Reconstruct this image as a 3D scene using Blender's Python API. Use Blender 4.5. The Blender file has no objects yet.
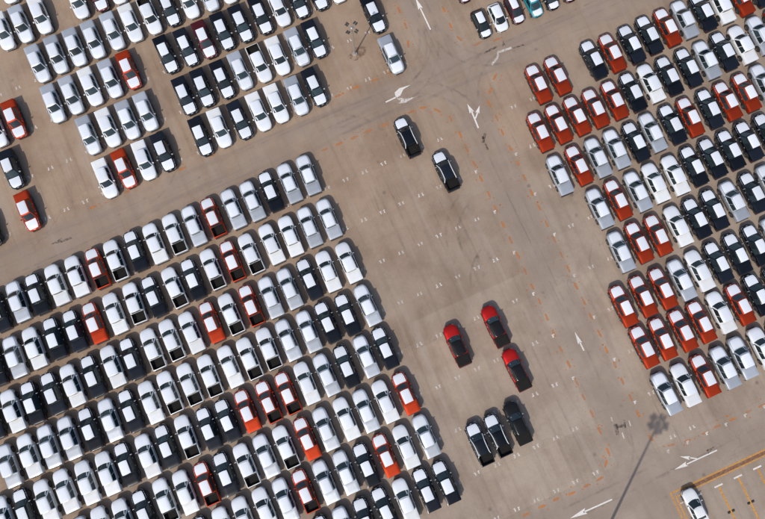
import bpy, bmesh, math, random
from mathutils import Matrix, Vector

random.seed(11)
S = bpy.context.scene
COL = S.collection

# ------------------------------------------------------------------ camera
TX, TY, TH, CAMH = 0.10094836, -0.00629644, 0.418862617, 74.46
cam_data = bpy.data.cameras.new('camera')
cam = bpy.data.objects.new('camera', cam_data)
COL.objects.link(cam)
Rz = Matrix(((math.cos(TH), -math.sin(TH), 0), (math.sin(TH), math.cos(TH), 0), (0, 0, 1)))
Rx = Matrix(((1, 0, 0), (0, math.cos(TX), math.sin(TX)), (0, -math.sin(TX), math.cos(TX))))
Ry = Matrix(((math.cos(TY), 0, math.sin(TY)), (0, 1, 0), (-math.sin(TY), 0, math.cos(TY))))
R = (Ry @ Rx @ Rz).transposed()
cam.matrix_world = Matrix.Translation((0, 0, CAMH)) @ R.to_4x4()
cam_data.sensor_width = 36.0
cam_data.lens = 28.0
cam_data.clip_start = 0.5
cam_data.clip_end = 5000
S.camera = cam

# ------------------------------------------------------------------ light
SUN_EL = math.radians(49)
SUN_DIR = Vector((0.791, 0.612, 0)).normalized()          # where the shadows fall, on the ground
w = bpy.data.worlds.new('World')
S.world = w
w.use_nodes = True
wn = w.node_tree.nodes
bg = wn['Background']
sky = wn.new('ShaderNodeTexSky')
sky.sky_type = 'NISHITA'
sky.sun_disc = False
sky.sun_elevation = SUN_EL
sx, sy = -SUN_DIR.x, -SUN_DIR.y
sky.sun_rotation = math.atan2(sx, sy)
sky.air_density = 1.0
sky.dust_density = 1.8
w.node_tree.links.new(sky.outputs[0], bg.inputs[0])
bg.inputs[1].default_value = 0.135
sd = bpy.data.lights.new('sun', 'SUN')
sd.energy = 2.75
sd.angle = math.radians(1.1)
sd.color = (1.0, 0.955, 0.89)
sun = bpy.data.objects.new('sun', sd)
COL.objects.link(sun)
d = Vector((SUN_DIR.x * math.cos(SUN_EL), SUN_DIR.y * math.cos(SUN_EL), -math.sin(SUN_EL)))
sun.rotation_euler = d.to_track_quat('-Z', 'Y').to_euler()
sun.location = (-40, -30, 90)

S.view_settings.view_transform = 'Standard'
S.view_settings.look = 'None'
S.view_settings.gamma = 1.0
S.view_settings.use_curve_mapping = False
S.view_settings.exposure = 0.0
S.render.engine = 'CYCLES'

# ------------------------------------------------------------------ materials
def nodes(name):
    m = bpy.data.materials.new(name)
    m.use_nodes = True
    return m, m.node_tree.nodes, m.node_tree.links, m.node_tree.nodes['Principled BSDF']

def obj_random_tint(m, n, l, b, col, amount, noise=0.0, scale=6.0):
    """colour with a small change from vehicle to vehicle plus a little dust"""
    info = n.new('ShaderNodeObjectInfo')
    hsv = n.new('ShaderNodeHueSaturation')
    hsv.inputs['Color'].default_value = (*col, 1)
    mr = n.new('ShaderNodeMapRange')
    mr.inputs[3].default_value = 1 - amount
    mr.inputs[4].default_value = 1 + amount
    l.new(info.outputs['Random'], mr.inputs[0])
    l.new(mr.outputs[0], hsv.inputs['Value'])
    out = hsv.outputs[0]
    if noise:
        tc = n.new('ShaderNodeTexCoord')
        nz = n.new('ShaderNodeTexNoise')
        nz.inputs['Scale'].default_value = scale
        nz.inputs['Detail'].default_value = 5
        l.new(tc.outputs['Object'], nz.inputs['Vector'])
        r = n.new('ShaderNodeMapRange')
        r.inputs[1].default_value = 0.35; r.inputs[2].default_value = 0.8
        r.inputs[3].default_value = 0.0; r.inputs[4].default_value = noise
        l.new(nz.outputs[0], r.inputs[0])
        mx = n.new('ShaderNodeMix'); mx.data_type = 'RGBA'
        l.new(r.outputs[0], mx.inputs[0]); l.new(out, mx.inputs[6])
        mx.inputs[7].default_value = (0.30, 0.24, 0.19, 1)
        out = mx.outputs[2]
    l.new(out, b.inputs['Base Color'])

def paint(name, col, rough=0.35, metal=0.0, coat=0.6, amount=0.08, dust=0.12):
    m, n, l, b = nodes(name)
    obj_random_tint(m, n, l, b, col, amount, dust, 3.0)
    b.inputs['Roughness'].default_value = rough
    b.inputs['Metallic'].default_value = metal
    b.inputs['Coat Weight'].default_value = coat
    b.inputs['Coat Roughness'].default_value = 0.12
    return m

def plain(name, col, rough=0.6, metal=0.0, amount=0.05, dust=0.08):
    m, n, l, b = nodes(name)
    obj_random_tint(m, n, l, b, col, amount, dust, 5.0)
    b.inputs['Roughness'].default_value = rough
    b.inputs['Metallic'].default_value = metal
    return m

PAINT = {
    'W': paint('white_paint', (0.76, 0.765, 0.755), coat=0.2, amount=0.06, dust=0.07),
    'S': paint('silver_paint', (0.52, 0.55, 0.585), 0.45, 0.45, 0.2, 0.16),
    'D': paint('navy_black_paint', (0.0075, 0.0095, 0.0145), 0.22, 0.0, 0.1, 0.5, 0.0),
    'O': paint('orange_paint', (0.46, 0.043, 0.009), 0.58, 0.8, 0.03, 0.08, 0.02),
    'M': paint('maroon_paint', (0.115, 0.012, 0.018), 0.4, 0.6, 0.1, 0.1, 0.02),
    'R': paint('red_paint', (0.56, 0.014, 0.012), 0.52, 0.75, 0.08, 0.04, 0.0),
    'K': paint('black_paint', (0.010, 0.009, 0.009), 0.25, 0.0, 0.1, 0.1, 0.0),
    'B': paint('teal_paint', (0.010, 0.24, 0.30), 0.35, 0.0, 0.4, 0.05, 0.05),
}

for q in 'DK': PAINT[q].node_tree.nodes['Principled BSDF'].inputs['Specular IOR Level'].default_value = 0.3
def film_material():
    m, n, l, b = nodes('protective_film')
    obj_random_tint(m, n, l, b, (0.745, 0.77, 0.81), 0.07, 0.05, 2.5)
    b.inputs['Roughness'].default_value = 0.45
    tc = n.new('ShaderNodeTexCoord')
    nz = n.new('ShaderNodeTexNoise'); nz.inputs['Scale'].default_value = 5.0; nz.inputs['Detail'].default_value = 3
    bp = n.new('ShaderNodeBump'); bp.inputs['Strength'].default_value = 0.25; bp.inputs['Distance'].default_value = 0.02
    l.new(tc.outputs['Object'], nz.inputs['Vector'])
    l.new(nz.outputs[0], bp.inputs['Height']); l.new(bp.outputs[0], b.inputs['Normal'])
    return m
FILM = film_material()

def glass_material():
    m, n, l, b = nodes('tinted_glass')
    obj_random_tint(m, n, l, b, (0.018, 0.031, 0.036), 0.55, 0.05, 1.5)
    b.inputs['Roughness'].default_value = 0.07
    b.inputs['IOR'].default_value = 1.5
    return m
GLASS = glass_material()
RUBBER = plain('tyre_rubber', (0.018, 0.018, 0.018), 0.8)
ALLOY = plain('wheel_alloy', (0.10, 0.10, 0.105), 0.4, 0.5)
LINER = plain('bed_liner', (0.014, 0.013, 0.012), 0.85, dust=0.02)
LINER.node_tree.nodes['Principled BSDF'].inputs['Specular IOR Level'].default_value = 0.15
TRIM = plain('black_trim', (0.022, 0.022, 0.024), 0.55)
CHROME = plain('bright_trim', (0.72, 0.73, 0.74), 0.25, 0.5)
WHITEPART = plain('white_trim', (0.74, 0.74, 0.73), 0.4)
HEAD = plain('headlamp_lens', (0.16, 0.17, 0.18), 0.12, 0.0, dust=0.02)
TAIL = plain('tail_lamp_lens', (0.38, 0.010, 0.010), 0.2, 0.0, dust=0.02)
GALV = plain('galvanised_steel', (0.42, 0.40, 0.37), 0.5, 0.5, dust=0.3)
DARKMETAL = plain('dark_lamp_metal', (0.065, 0.052, 0.044), 0.5, 0.2)
LENS = plain('lamp_glass', (0.35, 0.36, 0.36), 0.15)
CONCRETE = plain('concrete', (0.34, 0.29, 0.24), 0.85, dust=0.4)
YELLOWBLACK = plain('dark_rubber_stop', (0.03, 0.027, 0.02), 0.7)

# ------------------------------------------------------------------ mesh helpers
def mesh_from(verts, faces, name, mats, fmat=None, smooth=True):
    me = bpy.data.meshes.new(name)
    me.from_pydata(verts, [], faces)
    for m in mats:
        me.materials.append(m)
    if fmat:
        for p, i in zip(me.polygons, fmat):
            p.material_index = i
    bm = bmesh.new(); bm.from_mesh(me)
    bmesh.ops.recalc_face_normals(bm, faces=bm.faces)
    bm.to_mesh(me); bm.free()
    if smooth:
        for p in me.polygons:
            p.use_smooth = True
        try:
            me.set_sharp_from_angle(angle=math.radians(38))
        except Exception:
            pass
    me.update()
    return me

def box(verts, faces, c, s, rz=0.0):
    i = len(verts)
    cs, sn = math.cos(rz), math.sin(rz)
    for dz in (-.5, .5):
        for dx, dy in ((-.5, -.5), (.5, -.5), (.5, .5), (-.5, .5)):
            x, y = dx * s[0], dy * s[1]
            verts.append((c[0] + x * cs - y * sn, c[1] + x * sn + y * cs, c[2] + dz * s[2]))
    for f in ((0, 3, 2, 1), (4, 5, 6, 7), (0, 1, 5, 4), (1, 2, 6, 5), (2, 3, 7, 6), (3, 0, 4, 7)):
        faces.append(tuple(i + k for k in f))

def bevel_box(c, s, name, mat, bev=0.03):
    v, f = [], []
    box(v, f, c, s)
    me = mesh_from(v, f, name, [mat], smooth=False)
    bm = bmesh.new(); bm.from_mesh(me)
    bmesh.ops.bevel(bm, geom=bm.edges[:], offset=bev, segments=2, affect='EDGES')
    bm.to_mesh(me); bm.free()
    for p in me.polygons: p.use_smooth = True
    try: me.set_sharp_from_angle(angle=math.radians(40))
    except Exception: pass
    return me

def lathe(profile, n, axis='X', name='lathe', mats=(RUBBER,), fm=None):
    v, f, fi = [], [], []
    for r, a in profile:
        for k in range(n):
            t = 2 * math.pi * k / n
            if axis == 'X': v.append((a, r * math.cos(t), r * math.sin(t)))
            else: v.append((r * math.cos(t), r * math.sin(t), a))
    for i in range(len(profile) - 1):
        for k in range(n):
            f.append((i * n + k, i * n + (k + 1) % n, (i + 1) * n + (k + 1) % n, (i + 1) * n + k))
            fi.append(fm[i] if fm else 0)
    f.append(tuple(range(n))[::-1]); fi.append(fm[0] if fm else 0)
    f.append(tuple((len(profile) - 1) * n + k for k in range(n))); fi.append(fm[-1] if fm else 0)
    return mesh_from(v, f, name, list(mats), fi)

def interp(tab, y):
    if y <= tab[0][0]: return tab[0][1]
    for (a, va), (b, vb) in zip(tab, tab[1:]):
        if y <= b:
            t = (y - a) / (b - a) if b > a else 0
            return va + (vb - va) * t
    return tab[-1][1]

# ------------------------------------------------------------------ vehicle shapes
def lower_body(P, mat, open_bed):
    """body below the windows, lofted along the length; wheel arches are cut into the lower edge"""
    ys = [P['y0'], P['y0'] + 0.04, P['y0'] + 0.14]
    y = P['y0'] + 0.3
    while y < P['y1'] - 0.55:
        ys.append(y); y += 0.24
    for wy in P['wheels']:
        for k in range(9):
            ys.append(wy + P['arch'] * math.cos(math.pi * k / 8))
        ys += [wy - P['arch'] - 0.01, wy + P['arch'] + 0.01]
    ys += [P['y1'] - q for q in (0.5, 0.36, 0.24, 0.15, 0.08, 0.03, 0.0)]
    if P.get('bed'):
        ys += [P['bed'][0] - 0.002, P['bed'][0], P['bed'][1], P['bed'][1] + 0.002]
    ys = sorted(set(round(v, 4) for v in ys if P['y0'] <= v <= P['y1']))
    verts, faces = [], []
    npt = 10
    for y in ys:
        hw = interp(P['w'], y); zs = interp(P['zs'], y); cr = interp(P['crown'], y)
        zb = P['sill']
        for wy in P['wheels']:
            dd = P['arch'] ** 2 - (y - wy) ** 2
            if dd > 0: zb = max(zb, P['wr'] + math.sqrt(dd))
        nose = min(1, max(0, (P['y1'] - y) / 0.25)); zb = max(zb, P['sill'] + 0.02 + (1 - nose) * 0.08)
        inbed = P.get('bed') and P['bed'][0] <= y <= P['bed'][1]
        m1 = max(zb + 0.03, P['sill'] + 0.16); m2 = max(zb + 0.05, P['sill'] + 0.42)
        pts = [(hw - 0.38, P['sill'] + 0.03), (hw - 0.37, zb + 0.002), (hw - 0.07, zb), (hw - 0.035, m1), (hw - 0.012, m2), (hw - 0.008, zs - 0.10), (hw - 0.055, zs - 0.015)]
        if inbed and open_bed:
            pts += [(hw - 0.11, zs), (hw - 0.13, P['floor']), (0, P['floor'])]
        elif P.get('bed') and y <= P['bed'][1]:
            pts += [(hw - 0.10, zs), (hw * 0.5, zs), (0, zs)]
        else:
            pts += [(hw - 0.13, zs + cr * 0.4), (hw * 0.55, zs + cr * 0.85), (0, zs + cr)]
        for x, z in pts: verts.append((x, y, z))
        for x, z in reversed(pts[:-1]): verts.append((-x, y, z))
    m = 2 * npt - 1
    for i in range(len(ys) - 1):
        for k in range(m):
            faces.append((i * m + k, (i + 1) * m + k, (i + 1) * m + (k + 1) % m, i * m + (k + 1) % m))
    faces.append(tuple(range(m)))
    faces.append(tuple((len(ys) - 1) * m + k for k in range(m)))
    return verts, faces

def ring(P, key):
    """one horizontal ring of the cab: front edge bowed, sides straight, back edge slightly bowed"""
    z, hw, yf, yr, bow, hwf = P[key]
    pts = []
    for t in (-1, -0.5, 0, 0.5, 1):            # front, left to right
        pts.append((hwf * t, yf - bow * t * t, z))
    for t in (0.25, 0.5, 0.75):
        pts.append((hwf + (hw - hwf) * min(1, t * 2), (yf - bow) + (yr + 0.05 - yf + bow) * t, z))
    for t in (1, 0.5, 0, -0.5, -1):
        pts.append((hw * 0.96 * t, yr + 0.05 * t * t, z))
    for t in (0.75, 0.5, 0.25):
        pts.append((-(hwf + (hw - hwf) * min(1, t * 2)), (yf - bow) + (yr + 0.05 - yf + bow) * t, z))
    return pts

def cab_shell(P):
    v, f = [], []
    keys = ['r0', 'r1', 'r2', 'r3']
    for k in keys: v += ring(P, k)
    n = 16
    for i in range(len(keys) - 1):
        for k in range(n):
            f.append((i * n + k, i * n + (k + 1) % n, (i + 1) * n + (k + 1) % n, (i + 1) * n + k))
    base = (len(keys) - 1) * n
    z3 = P['r3'][0]
    # roof skin: strips across the ring (front i <-> rear opposite)
    front = [base + i for i in range(5)]
    rear = [base + 12 - i for i in range(5)]
    left = [base + 15, base + 14, base + 13]; right = [base + 5, base + 6, base + 7]
    rows = [front]
    for q in range(3):
        a = Vector(v[left[q]]); b = Vector(v[right[q]])
        row = [left[q]]
        for t in (0.25, 0.5, 0.75):
            p_ = a.lerp(b, t); v.append((p_.x, p_.y, z3 + P['roofcrown'] * (1 - (2 * t - 1) ** 2)))
            row.append(len(v) - 1)
        row.append(right[q]); rows.append(row)
    rows.append(rear)
    for a, b in zip(rows, rows[1:]):
        for k in range(4): f.append((a[k], a[k + 1], b[k + 1], b[k]))
    return v, f

def panel(P, ids, t0, t1, inset, name, mat, out=0.006, s0=0.0, s1=1.0, thick=0.012):
    """pane lying just proud of the cab between ring r0 and r1; ids are ring indices along it"""
    a = [Vector(q) for q in ring(P, 'r0')]; b = [Vector(q) for q in ring(P, 'r1')]
    cen = Vector((0, (P['r0'][2] + P['r0'][3]) / 2, 0.9))
    cols = []
    pa = [a[i] for i in ids]; pb = [b[i] for i in ids]
    def along(pts, s):
        x = s * (len(pts) - 1); i = min(int(x), len(pts) - 2); return pts[i].lerp(pts[i + 1], x - i)
    n = max(3, 2 * (len(ids) - 1) + 1)
    for k in range(n):
        s = s0 + (s1 - s0) * k / (n - 1)
        lo = along(pa, s); hi = along(pb, s)
        cols.append((lo.lerp(hi, t0), lo.lerp(hi, t1)))
    mid = sum((c[0] + c[1] for c in cols), Vector()) / (2 * n)
    e1 = cols[-1][0] - cols[0][0]; e2 = cols[n // 2][1] - cols[n // 2][0]
    nr = e1.cross(e2).normalized()
    if nr.dot(mid - cen) < 0: nr = -nr
    v, f = [], []
    for off in (out, out - thick):
        for lo, hi in cols:
            v.append(tuple(lo + nr * off)); v.append(tuple(hi + nr * off))
    for base in (0, 2 * n):
        for k in range(n - 1):
            f.append((base + 2 * k, base + 2 * k + 2, base + 2 * k + 3, base + 2 * k + 1))
    for k in range(n - 1):
        f.append((2 * k, 2 * k + 2, 2 * n + 2 * k + 2, 2 * n + 2 * k))
        f.append((2 * k + 1, 2 * k + 3, 2 * n + 2 * k + 3, 2 * n + 2 * k + 1))
    for k in (0, n - 1):
        f.append((2 * k, 2 * k + 1, 2 * n + 2 * k + 1, 2 * n + 2 * k))
    return mesh_from(v, f, name, [mat])

def sheet(rows, name, mat, off=0.008, thick=0.006):
    """thin sheet over a grid of points"""
    nr, nc = len(rows), len(rows[0])
    v, f = [], []
    for o in (off, off - thick):
        for r in rows:
            for p in r: v.append((p[0], p[1], p[2] + o))
    for base in (0, nr * nc):
        for i in range(nr - 1):
            for j in range(nc - 1):
                f.append((base + i * nc + j, base + i * nc + j + 1, base + (i + 1) * nc + j + 1, base + (i + 1) * nc + j))
    q = nr * nc
    for j in range(nc - 1):
        f.append((j, j + 1, q + j + 1, q + j)); a = (nr - 1) * nc + j; f.append((a, a + 1, q + a + 1, q + a))
    for i in range(nr - 1):
        a = i * nc; f.append((a, a + nc, q + a + nc, q + a)); a += nc - 1; f.append((a, a + nc, q + a + nc, q + a))
    return mesh_from(v, f, name, [mat])

def hood_sheet(P, ya, yb, frac, name, mat):
    rows = []
    n = 8
    for i in range(n + 1):
        y = ya + (yb - ya) * i / n
        hw = interp(P['w'], y); zs = interp(P['zs'], y); cr = interp(P['crown'], y)
        e = hw - 0.11
        prof = [(0, zs + cr), (hw * 0.55, zs + cr * 0.85), (hw - 0.13, zs + cr * 0.4), (hw - 0.055, zs - 0.02)]
        def zat(x): return interp(prof, abs(x))
        # rounded leading edge of the film
        k = frac
        if i == n: k = frac * 0.88
        xs = [-1, -0.75, -0.5, -0.25, 0, 0.25, 0.5, 0.75, 1]
        row = []
        for t in xs:
            x = (hw - 0.06) * k * t
            yy = y
            if i == n: yy = y - 0.07 * t * t
            if i == 0: yy = y - 0.06 * t * t
            row.append((x, yy, zat(x)))
        rows.append(row)
    return sheet(rows, name, mat)

def tube(path, r, name, mat, n=6):
    v, f = [], []
    for i, p in enumerate(path):
        p = Vector(p)
        a = Vector(path[max(0, i - 1)]); b = Vector(path[min(len(path) - 1, i + 1)])
        t = (b - a).normalized()
        u = t.cross(Vector((0, 0, 1)))
        u = u.normalized() if u.length > 1e-4 else Vector((1, 0, 0))
        w_ = u.cross(t).normalized()
        for k in range(n):
            q = 2 * math.pi * k / n
            v.append(tuple(p + r * (math.cos(q) * u + math.sin(q) * w_)))
    for i in range(len(path) - 1):
        for k in range(n):
            f.append((i * n + k, i * n + (k + 1) % n, (i + 1) * n + (k + 1) % n, (i + 1) * n + k))
    f.append(tuple(range(n))); f.append(tuple((len(path) - 1) * n + k for k in range(n)))
    return mesh_from(v, f, name, [mat])

PICK = dict(y0=-2.62, y1=2.60, sill=0.40, wheels=(-1.52, 1.62), arch=0.46, wr=0.40, floor=0.70, bed=(-2.54, -1.30),
    w=[(-2.62, 0.88), (-2.5, 0.91), (-1.0, 0.925), (1.0, 0.93), (1.7, 0.92), (2.0, 0.89), (2.2, 0.84), (2.36, 0.765), (2.48, 0.66), (2.55, 0.55), (2.60, 0.40)],
    zs=[(-2.62, 1.09), (-2.5, 1.12), (-1.28, 1.12), (-1.26, 1.10), (1.2, 1.10), (1.9, 1.05), (2.25, 0.99), (2.45, 0.93), (2.56, 0.86), (2.60, 0.80)],
    crown=[(-2.62, 0.0), (-1.27, 0.0), (-1.15, 0.03), (1.2, 0.085), (2.3, 0.07), (2.5, 0.05), (2.6, 0.02)],
    r0=(1.09, 0.855, 1.30, -1.27, 0.20, 0.83), r1=(1.69, 0.695, 0.60, -1.22, 0.07, 0.655),
    r2=(1.76, 0.645, 0.50, -1.19, 0.06, 0.605), r3=(1.785, 0.565, 0.40, -1.10, 0.04, 0.535), roofcrown=0.03)
HATCH = dict(y0=-1.92, y1=1.94, sill=0.26, wheels=(-1.24, 1.26), arch=0.36, wr=0.30, bed=None,
    w=[(-1.92, 0.62), (-1.86, 0.74), (-1.7, 0.81), (-1.2, 0.835), (1.0, 0.84), (1.45, 0.81), (1.66, 0.76), (1.80, 0.67), (1.89, 0.57), (1.94, 0.44)],
    zs=[(-1.92, 0.78), (-1.8, 0.88), (-1.4, 0.93), (0.8, 0.92), (1.3, 0.86), (1.65, 0.79), (1.84, 0.71), (1.94, 0.62)],
    crown=[(-1.92, 0.0), (-1.2, 0.03), (0.9, 0.06), (1.6, 0.06), (1.94, 0.02)],
    r0=(0.91, 0.77, 1.16, -1.74, 0.22, 0.74), r1=(1.40, 0.60, 0.34, -1.36, 0.10, 0.57),
    r2=(1.455, 0.56, 0.24, -1.28, 0.09, 0.53), r3=(1.475, 0.49, 0.14, -1.18, 0.06, 0.47), roofcrown=0.03)
SEDAN = dict(y0=-2.2, y1=2.2, sill=0.26, wheels=(-1.34, 1.32), arch=0.37, wr=0.315, bed=None,
    w=[(-2.2, 0.64), (-2.12, 0.76), (-1.9, 0.84), (-1.2, 0.875), (1.2, 0.88), (1.65, 0.85), (1.9, 0.79), (2.06, 0.69), (2.15, 0.58), (2.2, 0.45)],
    zs=[(-2.2, 0.82), (-2.1, 0.90), (-1.5, 0.95), (0.9, 0.92), (1.5, 0.85), (1.9, 0.78), (2.1, 0.70), (2.2, 0.62)],
    crown=[(-2.2, 0.02), (-1.2, 0.04), (0.9, 0.06), (1.8, 0.06), (2.2, 0.02)],
    r0=(0.92, 0.80, 1.10, -1.55, 0.24, 0.77), r1=(1.38, 0.61, 0.22, -0.98, 0.10, 0.58),
    r2=(1.43, 0.57, 0.12, -0.90, 0.09, 0.54), r3=(1.45, 0.50, 0.02, -0.80, 0.06, 0.48), roofcrown=0.03)

_cache = {}
def cached(key, fn):
    if key not in _cache: _cache[key] = fn()
    return _cache[key]

def merged(parts, name, mats):
    v, f, fi = [], [], []
    for pv, pf, mi in parts:
        o = len(v); v += pv; f += [tuple(o + k for k in q) for q in pf]; fi += [mi] * len(pf)
    return mesh_from(v, f, name, mats, fi)

def wheel_mesh(r, wd):
    return lathe([(r * 0.55, -wd / 2), (r * 0.93, -wd / 2), (r, -wd * 0.36), (r, wd * 0.36), (r * 0.93, wd / 2), (r * 0.62, wd / 2), (r * 0.58, wd * 0.36), (r * 0.16, wd * 0.42)],
                 18, 'X', 'wheel', (RUBBER, ALLOY), [0, 0, 0, 0, 0, 1, 1])

def mirror_mesh(sx, P, mat):
    x, y, z = sx * (P['r0'][5] + 0.17), P['r0'][2] - P['r0'][4] - 0.30, P['r0'][0] + 0.10
    v, f = [], []
    box(v, f, (x, y, z), (0.20, 0.10, 0.16)); v2, f2 = [], []
    box(v2, f2, (x - sx * 0.14, y + 0.02, z - 0.05), (0.14, 0.05, 0.05))
    v = [(a, b + (0.05 if c > z and b > y else 0) * -1, c) for a, b, c in v]
    return merged([(v, f, 0), (v2, f2, 1)], 'mirror', [mat, TRIM])

def vehicle_parts(kind, P, col, bedtype, film, extra=None):
    """list of (part name, mesh, sub-parts, label)"""
    key = lambda s: (kind, col, bedtype, film, extra, s)
    mat = PAINT[col]
    out = []
    lv, lf = lower_body(P, mat, bedtype == 'open')
    cv, cf = cab_shell(P)
    out.append(('body', mesh_from(lv, lf, 'body', [mat]), None))
    cabmat = mat if not (extra == 'darkroof') else PAINT['K']
    out.append(('cab', mesh_from(cv, cf, 'cab', [cabmat]), None))
    pk = kind == 'pickup'
    out.append(('windshield', cached((kind, 'ws'), lambda: panel(P, [0, 1, 2, 3, 4], 0.08, 0.97, 0, 'windshield', GLASS, s0=0.04, s1=0.96)), None))
    out.append(('rear_window', cached((kind, 'rw'), lambda: panel(P, [8, 9, 10, 11, 12], 0.20, 0.92, 0, 'rear_window', GLASS, s0=0.10, s1=0.90)), None))
    for sx_, ids in ((1, [4, 5, 6, 7, 8]), (-1, [0, 15, 14, 13, 12])):
        out.append(('side_window', cached((kind, 'sw', sx_, 0), lambda: panel(P, ids, 0.05, 0.96, 0, 'side_window', GLASS, s0=0.07, s1=0.535)), None))
        out.append(('side_window', cached((kind, 'sw', sx_, 1), lambda: panel(P, ids, 0.05, 0.96, 0, 'side_window', GLASS, s0=0.56, s1=0.955)), None))
        out.append(('mirror', mirror_mesh(sx_, P, mat if col not in 'DK' else CHROME), None))
        for wy in P['wheels']:
            pass
    wm = cached((kind, 'wheel'), lambda: wheel_mesh(P['wr'], 0.25 if pk else 0.20))
    if film:
        out.append(('hood_film', cached((kind, 'hf'), lambda: hood_sheet(P, P['r0'][2] - 0.02, P['y1'] - (0.07 if pk else 0.10), 1.0 if pk else 0.97, 'hood_film', FILM)), None))
        def roof_film():
            z, hw, yf, yr, bow, hwf = P['r2']
            rows = []
            n = 6
            r3 = P['r3']
            for i in range(n + 1):
                y = (yf - 0.02) + (yr + 0.04 - yf + 0.02) * i / n
                rows.append([])
                for t in (-1, -0.93, -0.5, 0, 0.5, 0.93, 1):
                    x = (hw - 0.105) * t
                    zz = r3[0] + P['roofcrown'] * max(0, 1 - (x / (r3[1])) ** 2)
                    if abs(t) > 0.95: zz = r3[0] - 0.012
                    edge = 0.0
                    if y > r3[2] - 0.03: edge = -0.016
                    if y < r3[3] + 0.03: edge = min(edge, -0.012)
                    rows[-1].append((x, y - bow * t * t * (1 - i / n), zz + edge))
            return sheet(rows, 'roof_film', FILM, off=0.014)
        if extra != 'rails': out.append(('roof_film', cached((kind, 'rf'), roof_film), None))
    if pk:
        if bedtype == 'cover':
            def cover():
                rows = []
                for i in range(8):
                    y = -2.60 + (1.305) * i / 7
                    row = []
                    for t in (-1, -0.94, -0.6, -0.3, 0, 0.3, 0.6, 0.94, 1):
                        e = 0.0 if (abs(t) > 0.97 or i in (0, 7)) else 0.028
                        row.append((0.875 * t, y, 1.116 + e + 0.012 * (1 - t * t)))
                    rows.append(row)
                return sheet(rows, 'tonneau_cover', mat if extra != 'darkroof' else LINER, off=0.012, thick=0.02)
            out.append(('tonneau_cover', cover(), None))
        else:
            def liner():
                v, f = [], []
                box(v, f, (0, -1.92, 0.712), (1.52, 1.21, 0.02))
                box(v, f, (0.75, -1.92, 0.91), (0.06, 1.21, 0.44)); box(v, f, (-0.75, -1.92, 0.91), (0.06, 1.21, 0.44))
                box(v, f, (0, -2.525, 0.91), (1.53, 0.02, 0.44)); box(v, f, (0, -1.313, 0.91), (1.53, 0.02, 0.44))
                for sx_ in (-1, 1):
                    box(v, f, (sx_ * 0.645, -1.62, 0.80), (0.20, 0.56, 0.17)); box(v, f, (sx_ * 0.652, -1.52, 0.84), (0.21, 0.40, 0.10))
                for k in range(5): box(v, f, (-0.4 + 0.2 * k, -1.92, 0.727), (0.08, 1.16, 0.012))
                return mesh_from(v, f, 'bed_liner', [LINER], smooth=False)
            out.append(('bed_liner', cached('liner', liner), None))
        out.append(('rear_bumper', cached('rb', lambda: bevel_box((0, -2.69, 0.56), (1.66, 0.16, 0.17), 'rear_bumper', TRIM)), None))
        out.append(('front_bumper', cached('fb', lambda: bevel_box((0, 2.56, 0.56), (0.95, 0.16, 0.24), 'front_bumper', TRIM, 0.05)), None))
        out.append(('grille', cached('gr', lambda: bevel_box((0, 2.592, 0.765), (0.74, 0.06, 0.13), 'grille', TRIM, 0.02)), None))
        for s_ in (-1, 1):
            out.append(('headlight', cached(('hl', s_), lambda: tube([(s_ * 0.42, 2.575, 0.79), (s_ * 0.56, 2.525, 0.81), (s_ * 0.66, 2.45, 0.83), (s_ * 0.75, 2.34, 0.85)], 0.055, 'headlight', HEAD)), None))
            out.append(('tail_light', cached(('tl', s_), lambda: bevel_box((s_ * 0.815, -2.585, 0.90), (0.12, 0.09, 0.30), 'tail_light', TAIL, 0.02)), None))
            out.append(('side_step', cached(('ss', s_), lambda: bevel_box((s_ * 0.92, 0.05, 0.40), (0.13, 1.9, 0.05), 'side_step', TRIM, 0.015)), None))
            for hy in (0.30, -0.62):
                out.append(('door_handle', cached(('dh', s_, hy), lambda: bevel_box((s_ * 0.942, hy, 0.965), (0.03, 0.17, 0.035), 'door_handle', CHROME, 0.008)), None))
        if col in 'ODRKM':  # black cladding and flares added to darken the flanks like shade
            for s_ in (-1, 1):
                out.append(('shade_cladding', cached(('shade_clad', s_), lambda: bevel_box((s_ * 0.905, 0.05, 0.565), (0.07, 2.16, 0.27), 'shade_cladding', TRIM, 0.02)), None))
                for wy in P['wheels']:
                    out.append(('shade_wheel_flare', cached(('shade_flare', s_, wy), lambda: tube([(s_ * 0.915, wy + 0.475 * math.cos(math.pi * k / 10), P['wr'] + 0.475 * math.sin(math.pi * k / 10)) for k in range(11)], 0.048, 'shade_wheel_flare', TRIM)), None))
        if extra == 'rails':
            for s_ in (-1, 1):
                out.append(('roof_rail', cached(('rail', s_), lambda: tube([(s_ * 0.80, 1.02, 1.25), (s_ * 0.745, 0.70, 1.53), (s_ * 0.69, 0.46, 1.71), (s_ * 0.67, 0.1, 1.77), (s_ * 0.67, -0.60, 1.775), (s_ * 0.69, -1.10, 1.74), (s_ * 0.76, -1.30, 1.45), (s_ * 0.80, -1.42, 1.17)], 0.048, 'roof_rail', WHITEPART)), None))
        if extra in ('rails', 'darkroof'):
            def glint_strip():  # curved sun glint on the windscreen, modelled as a white strip
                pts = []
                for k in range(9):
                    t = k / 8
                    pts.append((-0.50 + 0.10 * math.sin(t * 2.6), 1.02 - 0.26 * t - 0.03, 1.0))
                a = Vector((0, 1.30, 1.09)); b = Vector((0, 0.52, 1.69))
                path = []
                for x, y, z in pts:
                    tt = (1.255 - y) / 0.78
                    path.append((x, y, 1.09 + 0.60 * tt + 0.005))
                return tube(path, 0.022, 'windscreen_glint', WHITEPART, 5)
            out.append(('windscreen_glint', cached('glint', glint_strip), None))
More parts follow.
